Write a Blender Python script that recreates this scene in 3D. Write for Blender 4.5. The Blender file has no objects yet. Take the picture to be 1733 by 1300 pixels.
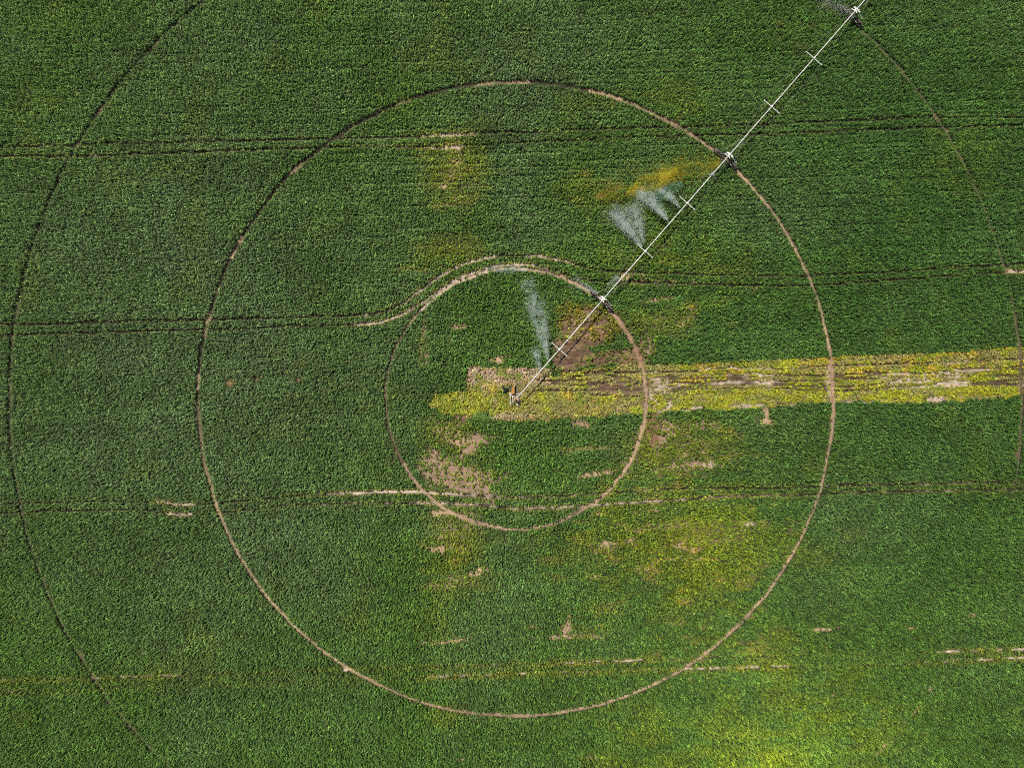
import bpy, math, random
import numpy as np
from mathutils import Vector, Matrix

random.seed(7)
rng = np.random.default_rng(11)
R = math.radians
scene = bpy.context.scene
COL = scene.collection

# ------------------------------------------------------------------ scale
S = 10.5                      # photo pixels (1733 wide) per metre on the ground
CX, CY = 866.5, 650.0
def W(px, py):                # ground point of a place measured on the photograph
    return ((px - CX) / S, (CY - py) / S)

# ------------------------------------------------------------------ camera
HC = 110.0
cam = bpy.data.cameras.new('camera'); camo = bpy.data.objects.new('camera', cam)
COL.objects.link(camo); scene.camera = camo
camo.location = (0, 0, HC)
cam.sensor_width = 36; cam.lens = 36 * HC / (1733 / S)
cam.clip_start = 1.0; cam.clip_end = 9000

# ------------------------------------------------------------------ light
SUN_EL = R(61); SH = Vector((0.62, -0.785)).normalized()      # direction the shadows fall
w = bpy.data.worlds.new('World'); scene.world = w; w.use_nodes = True
nt = w.node_tree; bg = nt.nodes['Background']
sky = nt.nodes.new('ShaderNodeTexSky'); sky.sky_type = 'NISHITA'; sky.sun_disc = False
sky.sun_elevation = SUN_EL; sky.sun_rotation = math.atan2(-SH.x, -SH.y)
nt.links.new(sky.outputs[0], bg.inputs[0]); bg.inputs[1].default_value = 0.05
sd = bpy.data.lights.new('sun', 'SUN'); sd.energy = 5.0; sd.angle = R(0.5); sd.color = (1.0, 0.94, 0.84)
so = bpy.data.objects.new('sun', sd); COL.objects.link(so); so.location = (-60, 80, 150)
d = Vector((SH.x * math.cos(SUN_EL), SH.y * math.cos(SUN_EL), -math.sin(SUN_EL)))
so.rotation_euler = d.to_track_quat('-Z', 'Y').to_euler()
scene.view_settings.view_transform = 'Standard'; scene.view_settings.look = 'None'
scene.view_settings.exposure = 0.0; scene.view_settings.gamma = 1.0
scene.render.engine = 'CYCLES'
scene.cycles.pixel_filter_type = 'BLACKMAN_HARRIS'; scene.cycles.filter_width = 0.9; scene.cycles.diffuse_bounces = 2; scene.cycles.use_denoising = False

# ------------------------------------------------------------------ tags
def tag(o, label=None, cat=None, group=None, kind=None):
    if label: o['label'] = label
    if cat: o['category'] = cat
    if group: o['group'] = group
    if kind: o['kind'] = kind
    return o

# ------------------------------------------------------------------ mesh builder
class MB:
    def __init__(s): s.v = []; s.f = []; s.sm = []
    def add(s, vs, fs, smooth=False):
        b = len(s.v); s.v += [tuple(v) for v in vs]; s.f += [tuple(b + i for i in f) for f in fs]; s.sm += [smooth] * len(fs)
        return s
    def box(s, c, size, rz=0.0):
        x, y, z = (q / 2 for q in size); cs, sn = math.cos(rz), math.sin(rz)
        pts = [(sx * x, sy * y, sz * z) for sx in (-1, 1) for sy in (-1, 1) for sz in (-1, 1)]
        vs = [(c[0] + p[0] * cs - p[1] * sn, c[1] + p[0] * sn + p[1] * cs, c[2] + p[2]) for p in pts]
        return s.add(vs, [(0, 1, 3, 2), (4, 6, 7, 5), (0, 4, 5, 1), (2, 3, 7, 6), (0, 2, 6, 4), (1, 5, 7, 3)])
    def _frame(s, a, b):
        a, b = Vector(a), Vector(b); t = (b - a).normalized()
        up = Vector((0, 0, 1)) if abs(t.z) < .95 else Vector((1, 0, 0))
        u = t.cross(up).normalized(); return a, b, t, u, u.cross(t)
    def bar(s, a, b, wd, ht):
        a, b, t, u, n = s._frame(a, b)
        vs = [p + u * (i * wd / 2) + n * (j * ht / 2) for p in (a, b) for i, j in ((-1, -1), (1, -1), (1, 1), (-1, 1))]
        return s.add(vs, [(3, 2, 1, 0), (4, 5, 6, 7), (0, 1, 5, 4), (1, 2, 6, 5), (2, 3, 7, 6), (3, 0, 4, 7)])
    def tube(s, pts, rad, n=10, cap=True):
        pts = [Vector(p) for p in pts]; rad = rad if hasattr(rad, '__len__') else [rad] * len(pts)
        vs = []; fs = []
        for i, p in enumerate(pts):
            t = (pts[min(i + 1, len(pts) - 1)] - pts[max(i - 1, 0)]).normalized()
            up = Vector((0, 0, 1)) if abs(t.z) < .95 else Vector((1, 0, 0))
            u = t.cross(up).normalized(); m = u.cross(t)
            vs += [p + (u * math.cos(k * 2 * math.pi / n) + m * math.sin(k * 2 * math.pi / n)) * rad[i] for k in range(n)]
        for i in range(len(pts) - 1):
            fs += [(i * n + k, i * n + (k + 1) % n, (i + 1) * n + (k + 1) % n, (i + 1) * n + k) for k in range(n)]
        if cap: fs += [tuple(range(n))[::-1], tuple(range((len(pts) - 1) * n, len(pts) * n))]
        return s.add(vs, fs, True)
    def ring(s, c, axis, r, wd, th, n=28):          # flat band (wheel rim)
        ax = Vector(axis).normalized(); u = ax.orthogonal().normalized(); m = ax.cross(u); c = Vector(c)
        vs = []; fs = []
        for k in range(n):
            a = 2 * math.pi * k / n; q = u * math.cos(a) + m * math.sin(a)
            vs += [c + q * rr + ax * aa for rr, aa in ((r, -wd / 2), (r, wd / 2), (r - th, wd / 2), (r - th, -wd / 2))]
        for k in range(n):
            j = (k + 1) % n
            fs += [(4 * k + i, 4 * k + (i + 1) % 4, 4 * j + (i + 1) % 4, 4 * j + i) for i in range(4)]
        return s.add(vs, fs)
    def build(s, name, mat, parent=None, loc=None, bevel=0):
        me = bpy.data.meshes.new(name); me.from_pydata(s.v, [], s.f); me.validate()
        if len(me.polygons) == len(s.sm): me.polygons.foreach_set('use_smooth', s.sm)
        me.materials.append(mat); o = bpy.data.objects.new(name, me); COL.objects.link(o)
        if parent: o.parent = parent
        if loc: o.location = loc
        if bevel:
            b = o.modifiers.new('bevel', 'BEVEL'); b.width = bevel; b.segments = 2; b.limit_method = 'ANGLE'
        return o

# ------------------------------------------------------------------ material helpers
def new_mat(name):
    m = bpy.data.materials.new(name); m.use_nodes = True
    return m, m.node_tree, m.node_tree.nodes['Principled BSDF']
def metal(name, c1, c2, rough=.5, met=0.0, sc=3.0, rust=None, rust_amt=.5):
    m, t, b = new_mat(name); N = t.nodes; L = t.links
    tc = N.new('ShaderNodeTexCoord'); no = N.new('ShaderNodeTexNoise'); no.inputs['Scale'].default_value = sc; no.inputs['Detail'].default_value = 6
    L.new(tc.outputs['Object'], no.inputs['Vector'])
    cr = N.new('ShaderNodeValToRGB'); cr.color_ramp.elements[0].position = .35; cr.color_ramp.elements[1].position = .65
    cr.color_ramp.elements[0].color = (*c1, 1); cr.color_ramp.elements[1].color = (*c2, 1)
    L.new(no.outputs[0], cr.inputs[0]); out = cr.outputs[0]
    if rust:
        n2 = N.new('ShaderNodeTexNoise'); n2.inputs['Scale'].default_value = sc * 3; n2.inputs['Detail'].default_value = 8
        L.new(tc.outputs['Object'], n2.inputs['Vector'])
        mr = N.new('ShaderNodeMapRange'); mr.inputs[1].default_value = rust_amt; mr.inputs[2].default_value = rust_amt + .12
        L.new(n2.outputs[0], mr.inputs[0])
        mx = N.new('ShaderNodeMix'); mx.data_type = 'RGBA'; L.new(mr.outputs[0], mx.inputs['Factor'])
        L.new(out, mx.inputs['A']); mx.inputs['B'].default_value = (*rust, 1); out = mx.outputs['Result']
    L.new(out, b.inputs['Base Color']); b.inputs['Roughness'].default_value = rough; b.inputs['Metallic'].default_value = met
    bp = N.new('ShaderNodeBump'); bp.inputs['Strength'].default_value = .2; bp.inputs['Distance'].default_value = .01
    L.new(no.outputs[0], bp.inputs['Height']); L.new(bp.outputs[0], b.inputs['Normal'])
    return m

M_PIPE = metal('galvanized_pipe', (.44, .43, .40), (.68, .67, .62), .42, 0, 2.0, (.42, .36, .28), .66)
M_WHITE = metal('white_painted_steel', (.66, .65, .62), (.82, .81, .79), .4, 0, 5.0, (.35, .24, .16), .68)
M_DARK = metal('dark_weathered_steel', (.035, .033, .036), (.09, .08, .08), .55, .3, 5.0, (.16, .08, .04), .62)
M_WHEEL = metal('muddy_wheel_steel', (.045, .036, .034), (.15, .11, .09), .7, 0, 6.0)
M_PALE = metal('pale_grey_beam', (.42, .38, .37), (.66, .61, .58), .6, 0, 4.0, (.40, .22, .12), .6)
M_TAN = metal('tan_rusted_pipe', (.42, .29, .18), (.58, .44, .30), .6, 0, 4.0, (.36, .17, .08), .55)
M_RUST = metal('orange_rust', (.36, .15, .03), (.52, .27, .07), .75, 0, 4.0, (.20, .08, .03), .58)
M_BRASS = metal('brass_nozzle', (.45, .38, .22), (.6, .52, .34), .35, .6, 9.0)
M_CABLE = metal('steel_cable', (.5, .49, .45), (.66, .65, .6), .5, .3, 9.0)

# ------------------------------------------------------------------ noise on plain numbers
_tab = {}
def vn(x, y, sc, seed=0, octv=1):
    out = 0; amp = 1; tot = 0
    for o in range(octv):
        key = (seed, o)
        if key not in _tab: _tab[key] = np.random.default_rng(seed * 31 + o + 5).random((256, 256))
        T = _tab[key]; u = x / sc + 511.3; v = y / sc + 307.7
        iu = np.floor(u).astype(int); iv = np.floor(v).astype(int); fu = u - iu; fv = v - iv
        fu = fu * fu * (3 - 2 * fu); fv = fv * fv * (3 - 2 * fv)
        a = T[iv % 256, iu % 256]; b = T[iv % 256, (iu + 1) % 256]; c = T[(iv + 1) % 256, iu % 256]; e = T[(iv + 1) % 256, (iu + 1) % 256]
        out = out + amp * ((a * (1 - fu) + b * fu) * (1 - fv) + (c * (1 - fu) + e * fu) * fv); tot += amp; amp *= .5; sc = sc / 2.03
    return out / tot
def ss(a, b, x):
    t = np.clip((x - a) / (b - a), 0, 1); return t * t * (3 - 2 * t)
def blob(x, y, cx, cy, rx, ry, rot=0, edge=.6, wob=.45, sc=14, seed=3):
    """soft-edged irregular patch: 1 inside, 0 outside"""
    c, s = math.cos(R(rot)), math.sin(R(rot)); dx = x - cx; dy = y - cy
    u = (dx * c + dy * s) / rx; v = (-dx * s + dy * c) / ry
    q = np.sqrt(u * u + v * v) + (vn(x, y, sc, seed, 3) - .5) * 2 * wob
    return 1 - ss(1 - edge, 1 + edge * .3, q)
def pline(x, y, pts):
    """distance to a polyline and position along it in x"""
    best = np.full(x.shape, 1e9)
    for (x0, y0), (x1, y1) in zip(pts[:-1], pts[1:]):
        dx, dy = x1 - x0, y1 - y0; L2 = dx * dx + dy * dy
        t = np.clip(((x - x0) * dx + (y - y0) * dy) / L2, 0, 1)
        best = np.minimum(best, np.hypot(x - x0 - t * dx, y - y0 - t * dy))
    return best

# ------------------------------------------------------------------ what grows where (coordinates as measured on the photograph)
PX, PY = 872.5, 675.0
RINGS = [
    (220.0, [(-180, 3.2), (-165, 3.4), (-140, 5), (-110, 6), (-92, 3.0), (-72, 3.4), (-60, 5.6), (-20, 5.0), (0, 6), (30, 7), (55, 6), (75, 5.0), (95, 3.4), (120, 3.8), (140, 3.2), (160, 3.2), (180, 3.2)]),
    (537.0, [(-180, 5.2), (-165, 4.6), (-150, 3.8), (-130, 4.0), (-90, 4.8), (-40, 4.6), (-15, 3.8), (-5, 6.5), (8, 6.0), (15, 3.4), (40, 4.6), (62, 5), (72, 5.0), (90, 5.2), (120, 5.4), (150, 5.4), (180, 5.2)]),
    (856.0, [(-180, 4.4), (-165, 3.6), (-140, 2.6), (-120, 2.0), (-60, 1.2), (-50, 1.8), (-30, 1.0), (-12, 1.6), (-4, 4), (0, 5.5), (6, 5), (14, 2), (30, 2.2), (46, 3.6), (60, 3), (120, 3.8), (150, 4.2), (180, 4.4)]),
]
T1U = [(-260, 254), (0, 249), (121, 246), (346, 239), (554, 235), (700, 231), (746, 228), (926, 223), (1099, 216), (1185, 215), (1341, 208), (1445, 203), (1583, 198), (1733, 198), (2000, 194)]
T1L = [(-260, 269), (17, 264), (114, 265), (346, 257), (519, 251), (580, 249), (760, 249), (926, 239), (1169, 230), (1271, 228), (1427, 221), (1583, 216), (1733, 212), (2000, 206)]
T2U = [(-260, 556), (0, 550), (104, 548), (242, 543), (346, 541), (450, 538), (580, 534), (632, 532), (660, 524), (684, 513), (729, 478), (767, 454), (805, 440), (850, 432), (909, 433), (954, 440), (989, 452), (1027, 459), (1090, 462), (1250, 466), (1370, 467), (1530, 458), (1733, 446), (2000, 436)]
T2L = [(-260, 575), (0, 568), (173, 563), (329, 558), (388, 558), (485, 552), (600, 549), (640, 547), (677, 534), (712, 513), (746, 489), (788, 465), (829, 452), (867, 448), (899, 448), (937, 457), (975, 472), (1030, 477), (1090, 478), (1250, 483), (1370, 484), (1560, 470), (1700, 461), (2000, 452)]
T3U = [(-260, 858), (0, 853), (31, 851), (163, 848), (260, 848), (305, 854), (363, 852), (433, 846), (519, 837), (600, 834), (684, 832), (712, 832), (780, 838), (867, 842), (943, 840), (1030, 833), (1180, 826), (1340, 825), (1430, 821), (1733, 816), (2000, 810)]
T3L = [(-260, 873), (0, 868), (104, 864), (242, 863), (301, 871), (377, 868), (485, 856), (600, 852), (701, 851), (739, 851), (805, 854), (874, 861), (978, 858), (1013, 854), (1180, 844), (1250, 839), (1360, 838), (1440, 833), (1733, 828), (2000, 822)]
T4U = [(-260, 1158), (0, 1153), (159, 1148), (280, 1144), (443, 1138), (590, 1132), (760, 1128), (910, 1124), (1000, 1121), (1110, 1116), (1315, 1112), (1375, 1108), (1600, 1103), (1733, 1098), (2000, 1090)]
T4L = [(-260, 1176), (21, 1170), (125, 1168), (365, 1159), (560, 1152), (730, 1146), (800, 1143), (890, 1140), (970, 1138), (1165, 1132), (1230, 1131), (1328, 1128), (1500, 1125), (1600, 1120), (1733, 1113), (2000, 1104)]
# per line: width keys by x, bareness keys by x
LINES = [
    (T1U, [(-200, 3.4), (560, 3.0), (600, 2.2), (700, 3), (1100, 3.2), (1250, 2.6), (1733, 3)], [(700, 0), (740, .8), (790, .8), (830, 0)]),
    (T1L, [(-200, 3.2), (500, 2.8), (620, 2.4), (760, 3.2), (1000, 2.4), (1180, 2.2), (1300, 3.2), (1733, 3)], [(640, .2), (740, .6), (775, .9), (810, 0)]),
    (T2U, [(-200, 3.6), (560, 3.6), (650, 3.4), (760, 3.6), (900, 3.4), (1050, 3), (1250, 2.6), (1400, 2.2), (1650, 2.6), (1733, 3.6)], [(560, 0), (640, .3), (720, .75), (800, .8), (860, .3), (960, .7), (1000, 0)]),
    (T2L, [(-200, 3.2), (560, 3.6), (650, 3.6), (760, 3.4), (830, 4.0), (960, 3.0), (1060, 2.6), (1250, 3.0), (1400, 2.4), (1650, 2.6), (1733, 3.6)], [(560, 0), (650, .9), (740, .7), (820, .8), (880, .8), (920, .5), (1000, 0), (1690, 0), (1715, 1)]),
    (T3U, [(-200, 2.6), (130, 2.6), (180, 1), (250, 1.2), (275, 3.0), (315, 5), (330, 2.4), (500, 1.6), (590, 3), (640, 4.6), (715, 5), (800, 4), (870, 2.2), (1000, 2.2), (1300, 3.0), (1733, 2.8)], [(255, 0), (268, 1), (325, 1), (335, 0), (500, .2), (600, .9), (720, 1), (800, .5), (1030, .3), (1200, .2)]),
    (T3L, [(-200, 2.6), (250, 2.8), (280, 3.2), (320, 4), (340, 1.4), (480, 1.4), (560, 2.2), (690, 3), (720, 5), (805, 4), (870, 3.2), (980, 3.0), (1250, 2.6), (1370, 2.6), (1733, 2.8)], [(275, 0), (285, 1), (320, 1), (330, 0), (690, .3), (720, 1), (780, .6), (860, .5), (980, .7), (1250, .55), (1330, .3)]),
    (T4U, [(-200, 1.4), (0, 2.6), (25, 2.6), (40, .6), (150, 2.4), (285, 2.6), (320, 1.2), (440, 1.8), (600, 1), (735, 1), (900, 1.6), (935, 3.0), (1000, 2.8), (1020, 1.2), (1045, 3.6), (1110, 3.6), (1125, 1), (1300, 1), (1370, 2.6), (1400, 1), (1590, 1.4), (1605, 5.5), (1733, 4.4)], [(0, 1), (150, .6), (300, .8), (330, .3), (900, .6), (940, 1), (1110, 1), (1130, .2), (1580, .2), (1605, 1)]),
    (T4L, [(-200, 1.4), (10, 1), (20, 3.4), (38, 3.4), (50, .6), (720, 1), (740, 3.6), (800, 3.6), (820, 2), (835, 3), (900, 2.6), (920, 1.4), (1150, 1.2), (1165, 3.6), (1225, 3.6), (1245, 1), (1275, 4), (1325, 4), (1340, 1), (1490, 1.4), (1550, 2), (1600, 4.6), (1640, 4.6), (1733, 3.6)], [(0, 1), (50, .3), (700, .3), (740, 1), (900, .9), (1150, .7), (1250, 1), (1330, 1), (1350, .2), (1590, .4), (1605, 1)]),
]
def kx(x, keys): return np.interp(x, [k[0] for k in keys], [k[1] for k in keys])

STR_TOP = [(930, 640), (960, 630), (1000, 624), (1060, 618), (1100, 617), (1180, 616), (1290, 610), (1400, 604), (1500, 600), (1600, 597), (1680, 590), (1733, 586), (2000, 572)]
STR_BOT = [(870, 708), (1000, 706), (1060, 702), (1100, 698), (1180, 694), (1280, 690), (1400, 682), (1500, 681), (1565, 680), (1640, 678), (1700, 672), (1733, 668), (2000, 652)]
RUTS = [
    [(940, 632), (1000, 628), (1050, 630), (1095, 630), (1160, 628), (1250, 622), (1330, 624), (1400, 620), (1500, 616), (1600, 614), (1733, 606)],
    [(930, 650), (980, 652), (1040, 645), (1095, 652), (1180, 646), (1290, 643), (1400, 646), (1480, 640), (1560, 641), (1640, 636), (1733, 636)],
    [(1095, 668), (1160, 660), (1230, 658), (1330, 657), (1420, 663), (1500, 657), (1580, 655), (1650, 652), (1733, 652)],
    [(1000, 668), (1050, 672), (1095, 668)], [(1092, 664), (1104, 676), (1114, 684)], [(1560, 655), (1620, 648), (1733, 649)],
    [(905, 642), (940, 645), (985, 642), (1020, 650), (1060, 655), (1095, 644), (1150, 637), (1240, 634), (1330, 634), (1400, 636), (1470, 632), (1530, 631), (1570, 634), (1620, 631), (1660, 628), (1733, 627), (2000, 612)],
    [(915, 662), (960, 661), (1010, 661), (1060, 656), (1095, 659), (1150, 651), (1220, 647), (1310, 648), (1400, 655), (1440, 655), (1520, 646), (1600, 646), (1660, 644), (1733, 644), (2000, 628)],
    [(960, 640), (1010, 632), (1060, 640), (1092, 650), (1150, 642), (1240, 638), (1300, 636), (1350, 638)],
    [(1410, 639), (1450, 638), (1500, 633), (1560, 633), (1600, 629), (1640, 625), (1733, 620), (2000, 606)],
    [(1000, 652), (1050, 662), (1092, 662), (1180, 654), (1260, 650), (1330, 651), (1400, 657)],
]
C = lambda *a: np.array(a, float)
COLS = dict(
    blue=C(.108, .168, .066), green=C(.076, .152, .023), dgreen=C(.040, .104, .019), ygreen=C(.160, .205, .010), chlor=C(.29, .235, .014),
    lime=C(.27, .285, .018), gold=C(.37, .285, .032), olive=C(.22, .195, .065), dry=C(.42, .30, .19))
SOILS = dict(dark=C(.040, .036, .022), brown=C(.21, .13, .075), tan=C(.44, .315, .195), pale=C(.58, .46, .35), pink=C(.31, .215, .145), rust=C(.24, .15, .095))  # dark: carries the crop's shade in track and wheeling soil

def mixc(c, w, b): return c * (1 - w[:, None]) + b[None, :] * w[:, None]

def fields(x, y):
    """x, y: 1-D arrays. returns dict: gap (no plant), bare 0..1 (thin stand), tint, soil, strip weight, ruts"""
    n = len(x); gap = np.zeros(n, bool); soft = np.zeros(n)
    soil = np.tile(C(.026, .040, .018), (n, 1)) * (.6 + .8 * vn(x, y, 9, 41, 3))[:, None]  # litter soil with the shading between plants put into its colour
    tint = np.tile(COLS['green'], (n, 1)); bare = np.zeros(n)
    # --- broad hue of the stand, a lens glow at the bottom put into it
    bl = np.clip(1.0 * np.exp(-(((x - 300) / 360) ** 2 + ((y - 620) / 430) ** 2)) + .8 * np.exp(-(((x - 880) / 130) ** 2 + ((y - 110) / 130) ** 2)) + .7 * np.exp(-(((x - 880) / 70) ** 2 + ((y - 330) / 110) ** 2))
                 + .55 * np.exp(-(((x - 1390) / 150) ** 2 + ((y - 330) / 90) ** 2)) + .45 * np.exp(-(((x - 860) / 110) ** 2 + ((y - 1010) / 110) ** 2)) + .4 * np.exp(-(((x - 1500) / 150) ** 2 + ((y - 870) / 90) ** 2)), 0, 1)
    bl = np.clip(bl + (vn(x, y, 120, 1, 3) - .5) * .9, 0, 1); tint = mixc(tint, bl * .8, COLS['blue'])
    dg = np.clip(np.exp(-(((x - 1560) / 330) ** 2 + ((y - 330) / 330) ** 2)) + .7 * np.exp(-(((x - 1550) / 200) ** 2 + ((y - 850) / 200) ** 2)) + .6 * np.exp(-(((x - 1180) / 130) ** 2 + ((y - 560) / 60) ** 2)), 0, 1)
    tint = mixc(tint, dg * .75 * (1 - bl * .6), COLS['dgreen'])
    yg = np.clip(.62 * np.exp(-(((x - 1330) / 330) ** 2 + ((y - 1290) / 200) ** 2)) + .75 * np.exp(-(((x - 1130) / 210) ** 2 + ((y - 900) / 90) ** 2)) + .35 * np.exp(-(((x - 1150) / 150) ** 2 + ((y - 1010) / 120) ** 2))
                 + .7 * np.exp(-(((x - 770) / 60) ** 2 + ((y - 290) / 95) ** 2)) + .6 * np.exp(-(((x - 740) / 70) ** 2 + ((y - 430) / 40) ** 2)) + .55 * np.exp(-(((x - 1170) / 110) ** 2 + ((y - 750) / 60) ** 2))
                 + .7 * np.exp(-(((x - 765) / 55) ** 2 + ((y - 940) / 60) ** 2)) + .55 * np.exp(-(((x - 770) / 60) ** 2 + ((y - 740) / 70) ** 2)) + .5 * np.exp(-(((x - 1180) / 110) ** 2 + ((y - 520) / 40) ** 2))
                 + .35 * np.exp(-(((x - 560) / 110) ** 2 + ((y - 650) / 60) ** 2)) + .5 * np.exp(-(((x - 1110) / 120) ** 2 + ((y - 175) / 45) ** 2)) + .45 * np.exp(-(((x - 1000) / 80) ** 2 + ((y - 320) / 40) ** 2)) + .3 * np.exp(-(((x - 1130) / 110) ** 2 + ((y - 440) / 40) ** 2))
                 + .5 * np.exp(-(((x - 745) / 60) ** 2 + ((y - 1210) / 25) ** 2)) + .3 * np.exp(-(((x - 1360) / 90) ** 2 + ((y - 40) / 60) ** 2)), 0, 1)
    yg = yg * ss(.30, .62, .45 * yg + .9 * (vn(x * .4, y * 1.1, 16, 4, 3) - .5) + .35)
    ygn = np.clip(yg * (.5 + 1.0 * vn(x * .5, y, 20, 2, 3)) + .9 * (vn(x, y, 70, 7, 2) - .64), 0, 1); tint = mixc(tint, ygn, COLS['ygreen'])
    ch = np.clip(yg * 3.2 * (vn(x * .35, y * 1.2, 7.0, 8, 3) * .6 + vn(x, y, 30, 9, 2) * .4 - .54) * 2, 0, 1) * (y < 1120); tint = mixc(tint, ch * .8, COLS['chlor'])
    br = 1 + .45 * np.exp(-(((x - 1325) / 230) ** 2 + ((y - 1310) / 120) ** 2)) + .25 * np.exp(-(((x - 1325) / 90) ** 2 + ((y - 1300) / 50) ** 2))  # lens glow near the bottom edge, put into the plant colour
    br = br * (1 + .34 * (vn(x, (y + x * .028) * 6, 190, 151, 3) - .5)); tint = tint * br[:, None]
    # faint sowing rows: here and there a row stands lower than its neighbours
    ry_ = y + x * .028; row_ = np.floor(ry_ / 7.6); fr_ = np.abs(ry_ / 7.6 - row_ - .5) * 7.6
    rs_ = ss(.55, .68, vn(x, row_ * 977.0, 130, 150, 2)) * (.5 + .5 * np.clip(np.exp(-((y - 260) / 190) ** 2) * (x > 560) + np.exp(-(((x - 1100) / 420) ** 2 + ((y - 830) / 300) ** 2)), 0, 1))
    low_ = rs_ * (1 - ss(1.2, 2.8, fr_))
    # thin, patchy stand where the crop is yellow
    bare = np.clip(ch * .45, 0, 1); soil = mixc(soil, np.clip(ch * 1.2, 0, 1), SOILS['tan'] * .8)
    # --- rings of the wheel tracks
    r = np.hypot(x - PX, y - PY); th = np.degrees(np.arctan2(PY - y, x - PX)); ringm = np.zeros(n)
    for i, (rr, wk) in enumerate(RINGS):
        wob = (vn(x, y, 45, 20 + i, 2) - .5) * 4.0
        dd = np.abs(r + wob - rr); wd = kx(th, wk) * (1 + .55 * (vn(x, y, 7, 30 + i, 2) - .5) * 2)
        vis = kx(th, wk) > 1.7; gap |= (dd < wd / 2 + .75) & vis; ringm = np.maximum(ringm, (1 - ss(.5, 1.2, dd / (wd / 2 + 1.2))) * vis)
    # --- pairs of tractor wheelings
    linem = np.zeros(n); lb = np.zeros(n)
    for i, (pl, wk, bk) in enumerate(LINES):
        wob = (vn(x, y, 18, 50 + i, 2) - .5) * 2.4
        m = np.abs(y - np.interp(x, [p[0] for p in pl], [p[1] for p in pl])) < 45
        dd = np.full(n, 1e3); dd[m] = pline(x[m], y[m] + wob[m], pl)
        wd = kx(x, wk) * (.85 + .9 * (vn(x, y, 10, 60 + i, 2) - .5)); b = kx(x, bk)
        if i >= 6: wd = wd * ss(.34, .56, vn(x, y, 15, 65 + i, 2)) - .9
        gap |= (dd < wd / 2 + .35) & (wd > 0)
        gap |= (dd < wd / 2 + .9) & (b > .5) & (vn(x, y, 6, 70 + i, 2) > .5)
        mm = (1 - ss(.6, 1.5, dd / (wd / 2 + 1.0).clip(.4, None))) * (wd > 0); linem = np.maximum(linem, mm); lb = np.maximum(lb, mm * ss(.25, .95, b + (vn(x, y, 12, 75 + i, 2) - .5) * .9))
        edge = (1 - ss(3, 8, dd)) * b * .6 + (1 - ss(2.5, 6, dd)) * (.12 if i < 6 else 0); tint = mixc(tint, np.clip(edge, 0, 1) * (vn(x, y, 9, 80 + i, 2)), COLS['chlor'])
    # --- thin and bare patches
    thin = lambda *a, **k: blob(x, y, *a, **k)
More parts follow.
